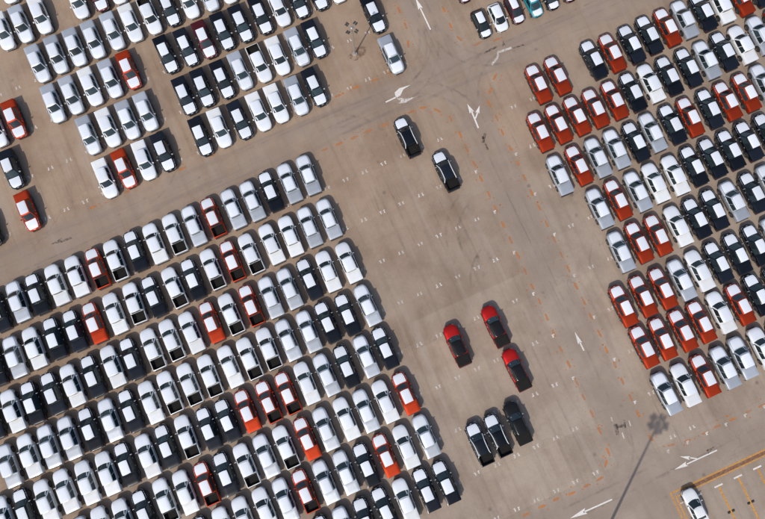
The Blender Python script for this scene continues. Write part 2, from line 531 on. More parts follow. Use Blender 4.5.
        if bedtype == 'open' and extra is None:
            out.append(('sports_bar', cached('bar', lambda: tube([(-0.78, -1.46, 1.10), (-0.74, -1.40, 1.34), (-0.60, -1.37, 1.40), (0.60, -1.37, 1.40), (0.74, -1.40, 1.34), (0.78, -1.46, 1.10)], 0.035, 'sports_bar', TRIM)), None))
    else:
        for s_ in (-1, 1):
            yh = P['y1']
            out.append(('headlight', cached((kind, 'hl', s_), lambda: tube([(s_ * 0.46, yh - 0.02, 0.60), (s_ * 0.58, yh - 0.06, 0.64), (s_ * 0.68, yh - 0.16, 0.68), (s_ * 0.74, yh - 0.30, 0.72)], 0.05, 'headlight', HEAD)), None))
            out.append(('tail_light', cached((kind, 'tl', s_), lambda: bevel_box((s_ * 0.62, P['y0'] + 0.03, 0.74), (0.18, 0.10, 0.14), 'tail_light', TAIL, 0.02)), None))
        out.append(('grille', cached((kind, 'gr'), lambda: bevel_box((0, P['y1'] - 0.005, 0.46), (0.70, 0.05, 0.16), 'grille', TRIM, 0.02)), None))
    wheels = []
    for wy in P['wheels']:
        for s_ in (-1, 1):
            wheels.append((s_ * (interp(P['w'], wy) - (0.18 if pk else 0.14)), wy, P['wr'], s_))
    return out, wm, wheels

_parts = {}
def add_vehicle(name, kind, P, col, bedtype, film, extra, loc, rz, label, cat, group):
    k = (kind, col, bedtype, film, extra)
    if k not in _parts: _parts[k] = vehicle_parts(kind, P, col, bedtype, film, extra)
    parts, wm, wheels = _parts[k]
    root = bpy.data.objects.new(name, None)
    root.empty_display_size = 0.3
    root.location = loc; root.rotation_euler = (0, 0, rz)
    root['label'] = label; root['category'] = cat
    if group: root['group'] = group
    COL.objects.link(root)
    for pn, me, _ in parts:
        o = bpy.data.objects.new(pn, me); o.parent = root; COL.objects.link(o)
    for x, y, z, s_ in wheels:
        o = bpy.data.objects.new('wheel', wm); o.parent = root; o.location = (x, y, z)
        if s_ < 0: o.rotation_euler = (0, 0, math.pi)
        COL.objects.link(o)
    return root

# ------------------------------------------------------------------ ground
def ground_material():
    m, n, l, b = nodes('worn_yard_paving')
    tc = n.new('ShaderNodeTexCoord')
    sep = n.new('ShaderNodeSeparateXYZ'); l.new(tc.outputs['Object'], sep.inputs[0])
    def noise(scale, detail=4, rough=0.55, vec=None, sc=None):
        nz = n.new('ShaderNodeTexNoise'); nz.inputs['Scale'].default_value = scale
        nz.inputs['Detail'].default_value = detail; nz.inputs['Roughness'].default_value = rough
        src = tc.outputs['Object']
        if sc:
            mp = n.new('ShaderNodeMapping'); mp.inputs['Scale'].default_value = sc
            l.new(src, mp.inputs[0]); src = mp.outputs[0]
        l.new(src, nz.inputs['Vector']); return nz.outputs[0]
    def rng(v, a, b_, c, d_, smooth=True):
        r = n.new('ShaderNodeMapRange'); r.interpolation_type = 'SMOOTHSTEP' if smooth else 'LINEAR'
        for i, q in enumerate((a, b_, c, d_)): r.inputs[i + 1].default_value = q
        l.new(v, r.inputs[0]); return r.outputs[0]
    def math_(op, a, b_):
        k = n.new('ShaderNodeMath'); k.operation = op
        for i, q in enumerate((a, b_)):
            if isinstance(q, (int, float)): k.inputs[i].default_value = q
            else: l.new(q, k.inputs[i])
        return k.outputs[0]
    def mix(fac, c1, c2, mode='MIX'):
        k = n.new('ShaderNodeMix'); k.data_type = 'RGBA'; k.blend_type = mode
        for i, q in ((0, fac), (6, c1), (7, c2)):
            if isinstance(q, (int, float)): k.inputs[i].default_value = q
            elif isinstance(q, tuple): k.inputs[i].default_value = (*q, 1)
            else: l.new(q, k.inputs[i])
        return k.outputs[2]
    def band(v, a, b_, soft=0.8):
        return math_('MULTIPLY', rng(v, a - soft, a + soft, 0, 1), rng(v, b_ - soft, b_ + soft, 1, 0))
    X, Y = sep.outputs[0], sep.outputs[1]
    big = noise(0.045, 3)
    # reddish soil dust lies over the storage blocks and the lane between them, less over the lower yard
    side = rng(math_('ADD', math_('MULTIPLY', X, -0.35), Y), -24, 30, 0.0, 1.0)
    dust = math_('MULTIPLY', math_('ADD', side, math_('MULTIPLY', math_('SUBTRACT', big, 0.5), 1.6)), 1.0)
    dust = rng(dust, 0.0, 1.0, 0.0, 1.0)
    col = mix(dust, GREY, BROWN)
    # slabs laid at different times
    br = n.new('ShaderNodeTexBrick')
    br.inputs['Scale'].default_value = 1.0; br.inputs['Brick Width'].default_value = 10.48; br.inputs['Row Height'].default_value = 5.69
    br.inputs['Mortar Size'].default_value = 0.035; br.inputs['Mortar Smooth'].default_value = 0.6
    br.inputs['Color1'].default_value = (0.90, 0.90, 0.90, 1); br.inputs['Color2'].default_value = (1.07, 1.07, 1.07, 1); br.inputs['Mortar'].default_value = (0.86, 0.86, 0.86, 1)
    mp = n.new('ShaderNodeMapping'); mp.inputs['Location'].default_value = (-2.5, -1.2 + 0.3, 0)
    l.new(tc.outputs['Object'], mp.inputs[0]); l.new(mp.outputs[0], br.inputs['Vector'])
    col = mix(0.55, col, br.outputs[0], 'MULTIPLY')
    # newer, paler paving in the lower half of the open yard
    newer = math_('MULTIPLY', band(Y, -27.5, -1.6, 0.12), band(X, 3.0, 26.2, 0.12))
    older = math_('MULTIPLY', band(Y, -1.6, 9.8, 0.12), band(X, 2.5, 18.2, 0.3))
    col = mix(math_('MULTIPLY', newer, 0.55), col, mix(1.0, col, (1.14, 1.15, 1.14), 'MULTIPLY'))
    col = mix(math_('MULTIPLY', older, 0.7), col, mix(1.0, col, (0.93, 0.88, 0.85), 'MULTIPLY'))
    # mottled aggregate
    col = mix(rng(noise(2.3, 4, 0.75), 0.42, 0.62, 0.0, 0.20), col, mix(1.0, col, (0.74, 0.72, 0.71), 'MULTIPLY'))
    # blotches
    col = mix(rng(noise(0.16, 4, 0.6), 0.40, 0.64, 0.0, 0.95), col, mix(1.0, col, (0.80, 0.77, 0.75), 'MULTIPLY'))
    col = mix(rng(noise(0.6, 4, 0.65), 0.55, 0.8, 0.0, 0.5), col, (0.37, 0.30, 0.245))
    # drips and tyre streaks along the bays
    col = mix(rng(noise(1.0, 4, 0.6, sc=(0.9, 0.06, 1)), 0.46, 0.72, 0.0, 0.6), col, mix(1.0, col, (0.74, 0.71, 0.70), 'MULTIPLY'))
    col = mix(rng(noise(1.0, 4, 0.6, sc=(0.55, 0.05, 1.7)), 0.50, 0.75, 0.0, 0.45), col, (0.42, 0.345, 0.285))
    col = mix(rng(noise(1.0, 3, 0.6, sc=(2.6, 0.10, 1)), 0.60, 0.8, 0.0, 0.45), col, (0.14, 0.115, 0.10))
    # lanes: worn darker by traffic
    lane = math_('MAXIMUM', math_('MAXIMUM', band(X, 18.6, 23.2), band(Y, 23.4, 28.0)), band(Y, -32.8, -28.4))
    lane = math_('MULTIPLY', lane, rng(noise(0.35, 4), 0.3, 0.7, 0.25, 0.75))
    col = mix(lane, col, LANE)
    cross = band(Y, 23.4, 28.0)
    st = noise(1.0, 4, 0.6, sc=(0.05, 0.9, 1))
    col = mix(math_('MULTIPLY', cross, rng(st, 0.48, 0.7, 0, 0.6)), col, (0.23, 0.175, 0.142))
    # orange dust spots near old paint lines and rows
    col = mix(rng(noise(0.9, 4, 0.7), 0.66, 0.78, 0.0, 0.5), col, (0.36, 0.17, 0.085))
    # oil spots
    vo = n.new('ShaderNodeTexVoronoi'); vo.inputs['Scale'].default_value = 0.42; l.new(tc.outputs['Object'], vo.inputs['Vector'])
    spots = math_('MULTIPLY', rng(vo.outputs['Distance'], 0.02, 0.16, 1, 0), rng(noise(0.3, 2), 0.48, 0.62, 0, 0.55))
    col = mix(spots, col, (0.07, 0.06, 0.055))
    # fine grain
    col = mix(rng(noise(9.0, 3, 0.7), 0.3, 0.7, 0.0, 0.35), col, mix(1.0, col, (0.70, 0.69, 0.68), 'MULTIPLY'))
    col = mix(rng(noise(30.0, 2, 0.6), 0.5, 0.8, 0.0, 0.25), col, (0.42, 0.35, 0.285))
    # hairline cracks
    v2 = n.new('ShaderNodeTexVoronoi'); v2.feature = 'DISTANCE_TO_EDGE'; v2.inputs['Scale'].default_value = 0.16
    wn_ = n.new('ShaderNodeTexNoise'); wn_.inputs['Scale'].default_value = 0.5; wn_.inputs['Detail'].default_value = 5
    l.new(tc.outputs['Object'], wn_.inputs['Vector'])
    va = n.new('ShaderNodeVectorMath'); va.operation = 'MULTIPLY_ADD'; va.inputs[1].default_value = (3, 3, 0)
    l.new(wn_.outputs['Color'], va.inputs[0]); l.new(tc.outputs['Object'], va.inputs[2]); l.new(va.outputs[0], v2.inputs['Vector'])
    crack = math_('MULTIPLY', rng(v2.outputs[0], 0.0, 0.012, 1, 0), rng(noise(0.12, 2), 0.52, 0.66, 0, 0.30))
    col = mix(crack, col, (0.15, 0.125, 0.11))
    l.new(col, b.inputs['Base Color'])
    b.inputs['Roughness'].default_value = 0.9
    b.inputs['Specular IOR Level'].default_value = 0.25
    bp = n.new('ShaderNodeBump'); bp.inputs['Strength'].default_value = 0.25; bp.inputs['Distance'].default_value = 0.02
    l.new(noise(14.0, 2, 0.7), bp.inputs['Height']); l.new(bp.outputs[0], b.inputs['Normal'])
    return m
GREY = (0.382, 0.302, 0.235)
BROWN = (0.385, 0.276, 0.192)
LANE = (0.295, 0.230, 0.184)

gv, gf = [], []
N = 24; G = 1500.0
xs = [-G, -300, -120] + [-80 + 160 * i / 16 for i in range(17)] + [120, 300, G]
for y in xs:
    for x in xs: gv.append((x, y, 0))
for i in range(len(xs) - 1):
    for j in range(len(xs) - 1):
        a = i * len(xs) + j; gf.append((a, a + 1, a + len(xs) + 1, a + len(xs)))
ground = bpy.data.objects.new('ground', mesh_from(gv, gf, 'ground', [ground_material()], smooth=False))
ground['kind'] = 'structure'
COL.objects.link(ground)

def road_paint(name, col, wear, scale=7.0, low=0.42, amin=0.65, amax=1.0):
    m, n, l, b = nodes(name)
    tc = n.new('ShaderNodeTexCoord'); info = n.new('ShaderNodeObjectInfo')
    geo = n.new('ShaderNodeNewGeometry')
    nz = n.new('ShaderNodeTexNoise'); nz.inputs['Scale'].default_value = scale; nz.inputs['Detail'].default_value = 6; nz.inputs['Roughness'].default_value = 0.65
    l.new(geo.outputs['Position'], nz.inputs['Vector'])
    r = n.new('ShaderNodeMapRange'); r.inputs[1].default_value = low; r.inputs[2].default_value = low + 0.2; r.inputs[3].default_value = wear; r.inputs[4].default_value = 1.0
    l.new(nz.outputs[0], r.inputs[0])
    mr = n.new('ShaderNodeMapRange'); mr.inputs[3].default_value = amin; mr.inputs[4].default_value = amax
    l.new(info.outputs['Random'], mr.inputs[0])
    mu = n.new('ShaderNodeMath'); mu.operation = 'MULTIPLY'; l.new(r.outputs[0], mu.inputs[0]); l.new(mr.outputs[0], mu.inputs[1])
    b.inputs['Base Color'].default_value = (*col, 1); b.inputs['Roughness'].default_value = 0.8
    l.new(mu.outputs[0], b.inputs['Alpha'])
    return m
MARKWHITE = road_paint('worn_white_marking', (0.82, 0.76, 0.69), 0.45)
ARROWWHITE = road_paint('arrow_white_marking', (0.82, 0.77, 0.70), 0.75, 5.0, 0.34, 0.85)
FADEDARROW = road_paint('half_faded_arrow', (0.74, 0.67, 0.60), 0.25, 4.0, 0.36)
FADEDWHITE = road_paint('faded_white_marking', (0.62, 0.56, 0.50), 0.05, 4.0, 0.46)
DASHORANGE = road_paint('faded_orange_marking', (0.60, 0.215, 0.055), 0.45, 1.5, 0.36, 0.35, 0.80)
LINEORANGE = road_paint('orange_bay_marking', (0.62, 0.29, 0.055), 0.55, 4.0, 0.36, 0.8)
LINERUST = road_paint('brown_bay_marking', (0.26, 0.095, 0.03), 0.3, 3.0, 0.40)
BLACKOUT = road_paint('blacked_out_marking', (0.07, 0.058, 0.05), 0.1, 3.0, 0.42)
Z1 = 0.004
TYREDARK = road_paint('tyre_rubber_smear', (0.14, 0.112, 0.092), 0.0, 0.7, 0.42, 0.04, 0.17)

def ground_poly(name, polys, mat, z=Z1, loc=(0, 0)):
    v, f = [], []
    for poly in polys:
        o = len(v)
        for x, y in poly: v.append((x, y, 0))
        f.append(tuple(range(o, o + len(poly))))
    me = mesh_from(v, f, name, [mat], smooth=False)
    # all faces upwards
    for p in me.polygons:
        if p.normal.z < 0: p.flip()
    o = bpy.data.objects.new(name, me); o.location = (loc[0], loc[1], z); o.parent = ground
    COL.objects.link(o); return o

def strip(a, b, wd):
    a = Vector(a); b = Vector(b); t = (b - a).normalized(); s_ = Vector((-t.y, t.x)) * wd / 2
    return [tuple(a + s_), tuple(a - s_), tuple(b - s_), tuple(b + s_)]

def head(tip, direction, ln, wd):
    d_ = Vector(direction).normalized(); s_ = Vector((-d_.y, d_.x)) * wd / 2; t = Vector(tip); bse = t - d_ * ln
    return [tuple(t), tuple(bse + s_), tuple(bse + d_ * ln * 0.12), tuple(bse - s_)]

# corner ticks between the bays: one shared shape
def tick_mesh():
    v, f = [], []
    for s_ in (-1, 1):
        x0 = s_ * 0.16
        q = [[(x0, -0.20), (x0 + s_ * 0.14, -0.20), (x0 + s_ * 0.14, 0.20), (x0, 0.20)],
             [(x0 + s_ * 0.14, -0.20), (x0 + s_ * 0.23, -0.20), (x0 + s_ * 0.23, -0.08), (x0 + s_ * 0.14, -0.08)]]
        for poly in q:
            o = len(v); v += [(x, y, 0) for x, y in poly]; f.append(tuple(range(o, o + 4)))
    me = mesh_from(v, f, 'bay_mark', [MARKWHITE], smooth=False)
    for p in me.polygons:
        if p.normal.z < 0: p.flip()
    return me
TICK = tick_mesh()
U0, DU = 2.53, 2.62
def tick(u, v):
    o = bpy.data.objects.new('bay_mark', TICK); o.parent = ground
    o.location = (u + random.uniform(-.05, .05), v + random.uniform(-.05, .05), Z1)
    o.rotation_euler = (0, 0, random.choice((0, math.pi)) + random.uniform(-.06, .06))
    sc = random.uniform(0.85, 1.1); o.scale = (sc, sc, 1); COL.objects.link(o)
for r in range(9):                                    # empty bays between the blocks
    v = 18.30 - 5.676 * r
    for k in range(-1, 7):
        u = U0 + DU * k
        if u < 18: tick(u, v)
    for k in range(9, 11): tick(U0 + DU * k, v + (0.0 if r else 0))
for r in range(4):                                    # the block beside the lamp mast
    for k in range(-16, 6):
        tick(U0 + DU * k, 29.3 + 5.87 * r)
for k in range(-16, 0):
    tick(U0 + DU * k, 24.0 - 5.676)
# single marks beside the dashed lines
DOTS = [(18.05, 12.5 - 5.68 * k) for k in range(6)] + [(23.7, 12.5 - 5.68 * k) for k in range(7)] + [(24.78 + 2.62 * k, -28.45) for k in range(6)]
for x, y in DOTS:
    ground_poly('lane_mark', [[(-.10, -.2), (.10, -.2), (.10, .2), (-.10, .2)], [(.10, .02), (.26, .05), (.26, .2), (.10, .2)]], MARKWHITE, Z1 * 2, (x, y))
# dashed orange lines
def dash(x, y, ang, ln=1.05, wd=0.33):
    pts = []
    for k in range(10):
        t = 2 * math.pi * k / 10
        rr = random.uniform(0.75, 1.1)
        px = ln / 2 * math.copysign(abs(math.cos(t)) ** 0.6, math.cos(t)) * rr; py = wd / 2 * math.copysign(abs(math.sin(t)) ** 0.6, math.sin(t)) * rr
        pts.append((px * math.cos(ang) - py * math.sin(ang), px * math.sin(ang) + py * math.cos(ang)))
    polys = [pts]
    for q in range(3):
        a2 = random.uniform(0, 6.3); cx, cy = (ln * .62) * math.cos(a2) * random.uniform(.9, 1.4), (ln * .62) * math.sin(a2) * random.uniform(.8, 1.3)
        rr = random.uniform(0.05, 0.13)
        polys.append([(cx + rr * random.uniform(.6, 1.3) * math.cos(t * 1.05), cy + rr * random.uniform(.6, 1.3) * math.sin(t * 1.05)) for t in range(6)])
    ground_poly('orange_dash', polys, DASHORANGE, Z1, (x, y))
H_ = math.pi / 2
for k in range(20): dash(18.33 + random.uniform(-.08, .08), 17.8 - 2.135 * k + random.uniform(-.1, .1), H_)
for k in range(21): dash(23.44 + random.uniform(-.08, .08), 20.05 - 2.15 * k + random.uniform(-.1, .1), H_)
for x, y, a in ((18.15, -25.5, 1.57), (17.27, -26.7, .8), (15.81, -28.0, .1), (14.05, -28.09, 0), (12.02, -28.15, 0), (9.93, -28.03, 0), (8.02, -28.1, 0), (5.88, -28.16, 0),
                (18.07, 20.16, 1.6), (16.94, 21.9, 2.2), (15.42, 22.96, 2.9), (13.76, 23.06, 0), (9.97, 22.88, 0), (7.68, 23.02, 0), (5.71, 22.95, 0), (3.67, 23.0, 0), (1.63, 23.07, 0),
                (24.29, 21.5, .8), (25.64, 22.92, .6), (23.6, -26.2, 1.8), (25.48, -27.9, -.2), (27.54, -28.29, 0), (29.88, -28.3, 0), (31.61, -28.2, 0), (33.7, -28.2, 0), (35.93, -28.15, 0), (37.78, -28.2, 0),
                (6.0, 28.9, 0), (8.6, 29.0, 0), (11.2, 28.9, 0), (13.6, 29.0, 0), (15.6, 29.6, .6), (17.2, 31.6, 1.2), (17.9, 34.0, 1.5), (18.0, 36.3, 1.6), (17.9, 39.0, 1.5),
                (23.6, 29.5, 2.0), (23.3, 31.6, 1.6), (23.4, 34.0, 1.6), (23.3, 36.4, 1.5), (25.6, 27.9, .1), (28.0, 27.4, 0),
                (-28.3, 28.2, 0), (-26.0, 28.6, 0), (-23.6, 28.3, 0), (-16, 28.2, 0), (-12, 28.3, 0)):
    dash(x, y, a)
# arrows
ground_poly('lane_arrow', [strip((20.66, 32.17), (20.66, 35.4), 0.17), head((20.66, 37.0), (0, 1), 1.7, 0.64)], ARROWWHITE, Z1)
ground_poly('lane_arrow', [strip((20.78, -13.4), (20.76, -12.3), 0.18), head((20.75, -10.85), (0, 1), 1.55, 0.56)], ARROWWHITE, Z1)
ground_poly('lane_arrow', [strip((16.1, -30.75), (12.3, -30.70), 0.17), head((10.5, -30.69), (-1, 0), 2.2, 0.71)], ARROWWHITE, Z1)
ground_poly('lane_arrow', [strip((20.80, 17.6), (20.93, 20.0), 0.19), head((20.84, 21.1), (-.05, 1), 1.3, 0.62), strip((20.98, 18.9), (21.62, 19.55), 0.17), head((22.2, 20.25), (.65, .75), 1.05, 0.55)], ARROWWHITE, Z1)
ground_poly('lane_arrow', [strip((30.3, -30.71), (26.2, -30.69), 0.15), head((24.55, -30.67), (-1, 0), 1.7, 0.56), strip((27.6, -30.6), (26.9, -30.2), 0.14), head((25.85, -29.55), (-.75, .5), 1.2, 0.45)], ARROWWHITE, Z1)
ground_poly('blacked_out_arrow_head', [head((30.2, -30.2), (1, .2), 1.2, 0.6)], BLACKOUT, Z1 * 2)
ground_poly('lane_arrow', [strip(*[(11.32, 25.60), (12.87, 25.66)], 0.18), [(12.90, 26.30), (13.68, 26.58), (15.21, 26.40), (14.07, 26.22), (13.44, 25.65), (12.74, 25.54)]], ARROWWHITE, Z1)
ground_poly('lane_arrow', [[(12.80, 25.49), (13.43, 25.29), (13.74, 24.98), (15.09, 24.69), (13.69, 24.49), (12.71, 24.78), (13.17, 24.95)]], FADEDARROW, Z1)
ground_poly('lane_arrow', [strip((25.9, 24.55), (27.0, 25.1), 0.28), strip((27.0, 25.1), (27.4, 25.75), 0.26), strip((27.4, 25.75), (29.3, 25.6), 0.30)], FADEDARROW, Z1)
ground_poly('blacked_out_arrow', [strip((25.7, 26.4), (27.6, 26.5), 0.25), strip((29.3, 25.5), (30.9, 25.3), 0.2), head((28.7, 27.0), (0.3, 1), 0.9, 0.5)], BLACKOUT, Z1)
ground_poly('blacked_out_arrow', [strip((-32.2, 25.62), (-33.6, 25.75), 0.26), head((-35.0, 25.92), (-1, .06), 1.6, 0.6)], BLACKOUT, Z1)
ground_poly('blacked_out_arrow', [strip((20.7, 14.5), (20.8, 16.4), 0.25), strip((20.5, 15.6), (21.3, 16.6), 0.35)], BLACKOUT, Z1)
ground_poly('blacked_out_arrow', [strip((20.1, -24.2), (20.4, -22.9), 0.45), strip((20.3, -23.2), (21.5, -23.6), 0.40), strip((21.3, -23.9), (21.6, -22.9), 0.2)], BLACKOUT, Z1)
ground_poly('lane_mark', [strip((20.6, -24.9), (20.7, -24.2), 0.14)], MARKWHITE, Z1)
ground_poly('lane_mark', [strip((22.0, -23.9), (22.1, -23.2), 0.14)], MARKWHITE, Z1)
ground_poly('lane_mark', [strip((20.2, -22.5), (20.3, -22.0), 0.14)], MARKWHITE, Z1)
# orange outlined bays beyond the lower lane
ground_poly('bay_line', [strip((22.75, -33.0), (60, -33.0), 0.17)], LINEORANGE, Z1)
ground_poly('bay_line', [strip((23.2, -33.62), (60, -33.62), 0.15)], LINEORANGE, Z1)
ground_poly('bay_line', [strip((24.6, -33.31), (60, -33.31), 0.40)], LINERUST, Z1)
ground_poly('bay_line', [strip((22.84, -33.09), (22.84, -46), 0.17)], LINEORANGE, Z1 * 1.5)
ground_poly('bay_line', [strip((23.28, -33.70), (23.28, -46), 0.15)], LINEORANGE, Z1 * 1.5)
for k in range(8):
    u = 25.93 + 2.615 * k
    if k: ground_poly('bay_line', [strip((u, -34.6), (u, -41.5), 0.22)], LINEORANGE, Z1)
    ground_poly('bay_mark_bar', [strip((u - .55, -34.5), (u + .55, -34.5), 0.19)] if k else [strip((u - .30, -34.5), (u + .30, -34.5), 0.19)], ARROWWHITE, Z1 * 2)
ground_poly('bay_mark_bar', [strip((23.4, -34.5), (23.8, -34.5), 0.17)], MARKWHITE, Z1 * 2)

# curved tyre marks, in pairs, where vehicles turn
def tyre_arc(cx, cy, r, a0, a1, wd=0.17):
    for dr in (-0.78, 0.78):
        polys = []; n_ = 18
        for k in range(n_):
            t0 = a0 + (a1 - a0) * k / n_; t1 = a0 + (a1 - a0) * (k + 1) / n_
            q = []
            for rr, t in ((r + dr - wd / 2, t0), (r + dr + wd / 2, t0), (r + dr + wd / 2, t1), (r + dr - wd / 2, t1)):
                q.append((cx + rr * math.cos(t), cy + rr * math.sin(t)))
            polys.append(q)
        o = ground_poly('tyre_mark', polys, TYREDARK, Z1 * 0.5 + 0.0004 * random.random())
def tyre_line(a, b, wd=0.17):
    a = Vector(a); b = Vector(b); t = (b - a).normalized(); nrm = Vector((-t.y, t.x))
    for s_ in (-0.78, 0.78):
        ground_poly('tyre_mark', [strip(tuple(a + nrm * s_), tuple(b + nrm * s_), wd)], TYREDARK, Z1 * 0.5 + 0.0004 * random.random())
rt = random.Random(5)
for cx, cy, r, a0, a1 in ((13.0, 18.0, 8.2, 0.0, 1.5), (14.5, 19.2, 6.2, 0.1, 1.4), (28.5, 19.5, 7.0, 1.6, 3.1), (28.0, 31.5, 6.5, 3.2, 4.6), (13.0, 33.0, 7.6, -1.5, 0.0), (14.0, 33.5, 6.0, -1.4, -0.1),
                          (28.0, -23.0, 7.6, 3.2, 4.7), (14.0, -23.2, 7.0, -1.5, 0.0), (3.0, 20.0, 6.0, 0.2, 1.5), (17.0, -2.0, 5.0, 1.7, 3.0), (18.0, 4.0, 6.5, 2.0, 3.3), (16.5, -15.0, 6.0, 1.6, 2.9), (-22.0, 32.0, 5.5, -1.5, -0.2)):
    tyre_arc(cx, cy, r, a0, a1, rt.uniform(0.20, 0.34))
for a, b in (((-40, 25.0), (-12, 25.4)), ((-14, 26.4), (12, 26.2)), ((2, 24.6), (24, 25.6)), ((26, 25.8), (48, 26.3)), ((20.2, -26), (20.5, 2)), ((21.4, -8), (21.2, 18)), ((20.9, 28), (20.8, 44)), ((5, -30.2), (24, -30.0)), ((22, -31.4), (44, -31.0)),
             ((8.9, -9.5), (9.1, 1.0)), ((11.6, 4.0), (11.9, 14.0)), ((6.5, 6.0), (6.3, 16.0)), ((9.2, -25), (9.3, -19.5)), ((14.4, -24), (14.3, -10)), ((14.3, 0), (14.5, 9))):
    tyre_line(a, b, rt.uniform(0.18, 0.32))

# ------------------------------------------------------------------ vehicles
ORD = ['first', 'second', 'third', 'fourth', 'fifth', 'sixth', 'seventh', 'eighth', 'ninth', 'tenth', 'eleventh', 'twelfth', 'thirteenth', 'fourteenth',
       'fifteenth', 'sixteenth', 'seventeenth', 'eighteenth', 'nineteenth', 'twentieth', 'twenty-first', 'twenty-second']
CNAME = {'W': 'white', 'S': 'silver', 'D': 'dark navy', 'O': 'orange', 'M': 'maroon'}

def place(code, u, v, rz, label, group):
    col = code[0]
    bed = 'open' if len(code) > 1 else 'cover'
    add_vehicle('pickup_truck', 'pickup', PICK, col, bed, True, None,
                (u + random.uniform(-.09, .09), v + random.uniform(-.12, .12), 0), rz + random.gauss(0, 0.013), label, 'pickup', group)

def lab(code, text):
    return CNAME[code[0]] + (' open-bed' if len(code) > 1 else '') + ' pickup, ' + text

LROWS = [
    (22.40, -1.52, 'S S D S S Ob S Wb W D Wb Ob W W D S D'),
    (16.29, -1.49, 'S S W W Wb Ob Wb D Wb D Wb W O D D W S D'),
    (10.28, -1.48, 'W W D S S Ob Wb O W Wb Wb D W D W D D W D'),
    (4.47, -1.44, 'S D D S S Wb Wb W Wb Wb Wb W D S D S S W S'),
    (-1.26, -1.46, 'D S D S W Ob Ob O D D Wb D W D W W W W D W'),
    (-7.13, -1.48, 'O W S W S O Wb S Wb D Ob W Wb D W W S'),
    (-12.85, -1.38, 'S W O D S S Ob S W W W D'),
    (-18.64, -1.35, 'D D W D D S D'),
]
for r, (v, u0, codes) in enumerate(LROWS):
    for i, c in enumerate(codes.split()):
        place(c, u0 - 2.62 * i, v - 1.83, 0, lab(c, '%s from the empty bays, %s row from cross lane' % (ORD[i], ORD[r])), 'pickups in the big block beside the empty bays')

TROWS = [   # (hood v, {column: code}) columns counted on the common bay grid
    (28.90, [(6, 'S'), (2, 'D'), (1, 'S'), (0, 'W'), (-1, 'W'), (-2, 'D'), (-3, 'W'), (-4, 'D'), (-6, 'D'), (-7, 'W'), (-8, 'O'), (-9, 'W'), (-13, 'O'), (-15, 'D')]),
    (34.80, [(6, 'D'), (3, 'D'), (2, 'S'), (1, 'W'), (0, 'Wb'), (-1, 'S'), (-2, 'D'), (-3, 'D'), (-4, 'D'), (-6, 'S'), (-7, 'S'), (-8, 'W'), (-9, 'S'), (-13, 'D')]),
    (40.70, [(5, 'W'), (4, 'D'), (3, 'D'), (2, 'W'), (1, 'D'), (0, 'D'), (-1, 'D'), (-2, 'M'), (-3, 'D'), (-4, 'D'), (-6, 'O'), (-7, 'S'), (-8, 'W'), (-9, 'S'), (-10, 'S'), (-12, 'O'), (-13, 'W')]),
    (46.52, [(0, 'W'), (-1, 'S'), (-2, 'W'), (-3, 'D'), (-4, 'Wb'), (-5, 'W'), (-6, 'S'), (-7, 'S'), (-8, 'S'), (-9, 'S'), (-10, 'S')]),
    (52.40, [(-5, 'W'), (-6, 'M'), (-7, 'W'), (-9, 'W'), (-10, 'S'), (-11, 'W')]),
    (58.20, [(-10, 'W')]),
]
for r, (v, cars) in enumerate(TROWS):
    for i, (k, c) in enumerate(cars):
        if k == 6:
            text = 'parked right beside the lamp mast' if c == 'D' else 'nose to the cross lane beside the lamp mast'
        else:
            n_ = i if any(q == 6 for q, _ in cars) else i + 1
            text = '%s past the lamp mast, nose toward cross lane, %s row' % (ORD[n_ - 1], ORD[r])
        place(c, -1.58 + 2.62 * k + (0.35 if k == 6 else 0), v + 1.83, math.pi, lab(c, text), 'pickups in the block around the lamp mast')

RROWS = [
    (21.40, 12, [(0, 'O'), (1, 'O'), (3, 'D'), (4, 'O'), (5, 'D'), (6, 'D'), (7, 'O'), (8, 'S'), (9, 'D'), (10, 'W'), (11, 'O'), (12, 'D')]),
    (15.53, 11, list(enumerate('O O O O O D W D D S D W S O'.split()))),
    (9.65, 11, list(enumerate('S O S S D S D O D O O S'.split()))),
    (3.74, 12, list(enumerate('S O S W W D D D D D'.split()))),
    (-2.24, 12, list(enumerate('S O O W D D S D S'.split()))),
    (-8.37, 11, list(enumerate('O O O S W D D D S'.split()))),
    (-13.95, 11, list(enumerate('O O O O W O D D'.split()))),
    (-20.04, 11, list(enumerate('S W O S S W O'.split()))),
]
for r, (v, k0, cars) in enumerate(RROWS):
    for i, (k, c) in enumerate(cars):
        place(c, -1.45 + 2.62 * (k0 + k), v - 1.83, 0, lab(c, '%s from the dashed arrow lane, %s row from the hatchbacks' % (ORD[i], ORD[r])), 'pickups in the block beside the dashed arrow lane')

CENTRE = [
    ('D', 'open', True, 'rails', 11.80, 21.90, 'black pickup with white side rails in empty bays, near the cross lane', 'black pickups with white rails'),
    ('D', 'open', True, 'rails', 14.44, 15.90, 'black pickup with white side rails alone beside the orange dashed line', 'black pickups with white rails'),
    ('R', 'cover', False, 'darkroof', 6.64, -4.50, 'red pickup with dark roof standing alone across from two red ones', 'red pickups with dark roofs'),
    ('R', 'cover', False, 'darkroof', 11.89, -4.30, 'red pickup with dark roof, its tail touching another red one', 'red pickups with dark roofs'),
    ('R', 'cover', False, 'darkroof', 12.03, -10.10, 'red pickup with dark roof, nosed up behind another red one', 'red pickups with dark roofs'),
    ('D', 'open', True, 'rails', 4.19, -16.28, 'black pickup with white rails, outermost of three side by side', 'black pickups with white rails'),
    ('D', 'open', True, 'rails', 6.61, -16.23, 'black pickup with white rails, middle one of three side by side', 'black pickups with white rails'),
    ('K', 'cover', False, 'darkroof', 9.42, -15.90, 'all black pickup without white film beside two railed black pickups', None),
]
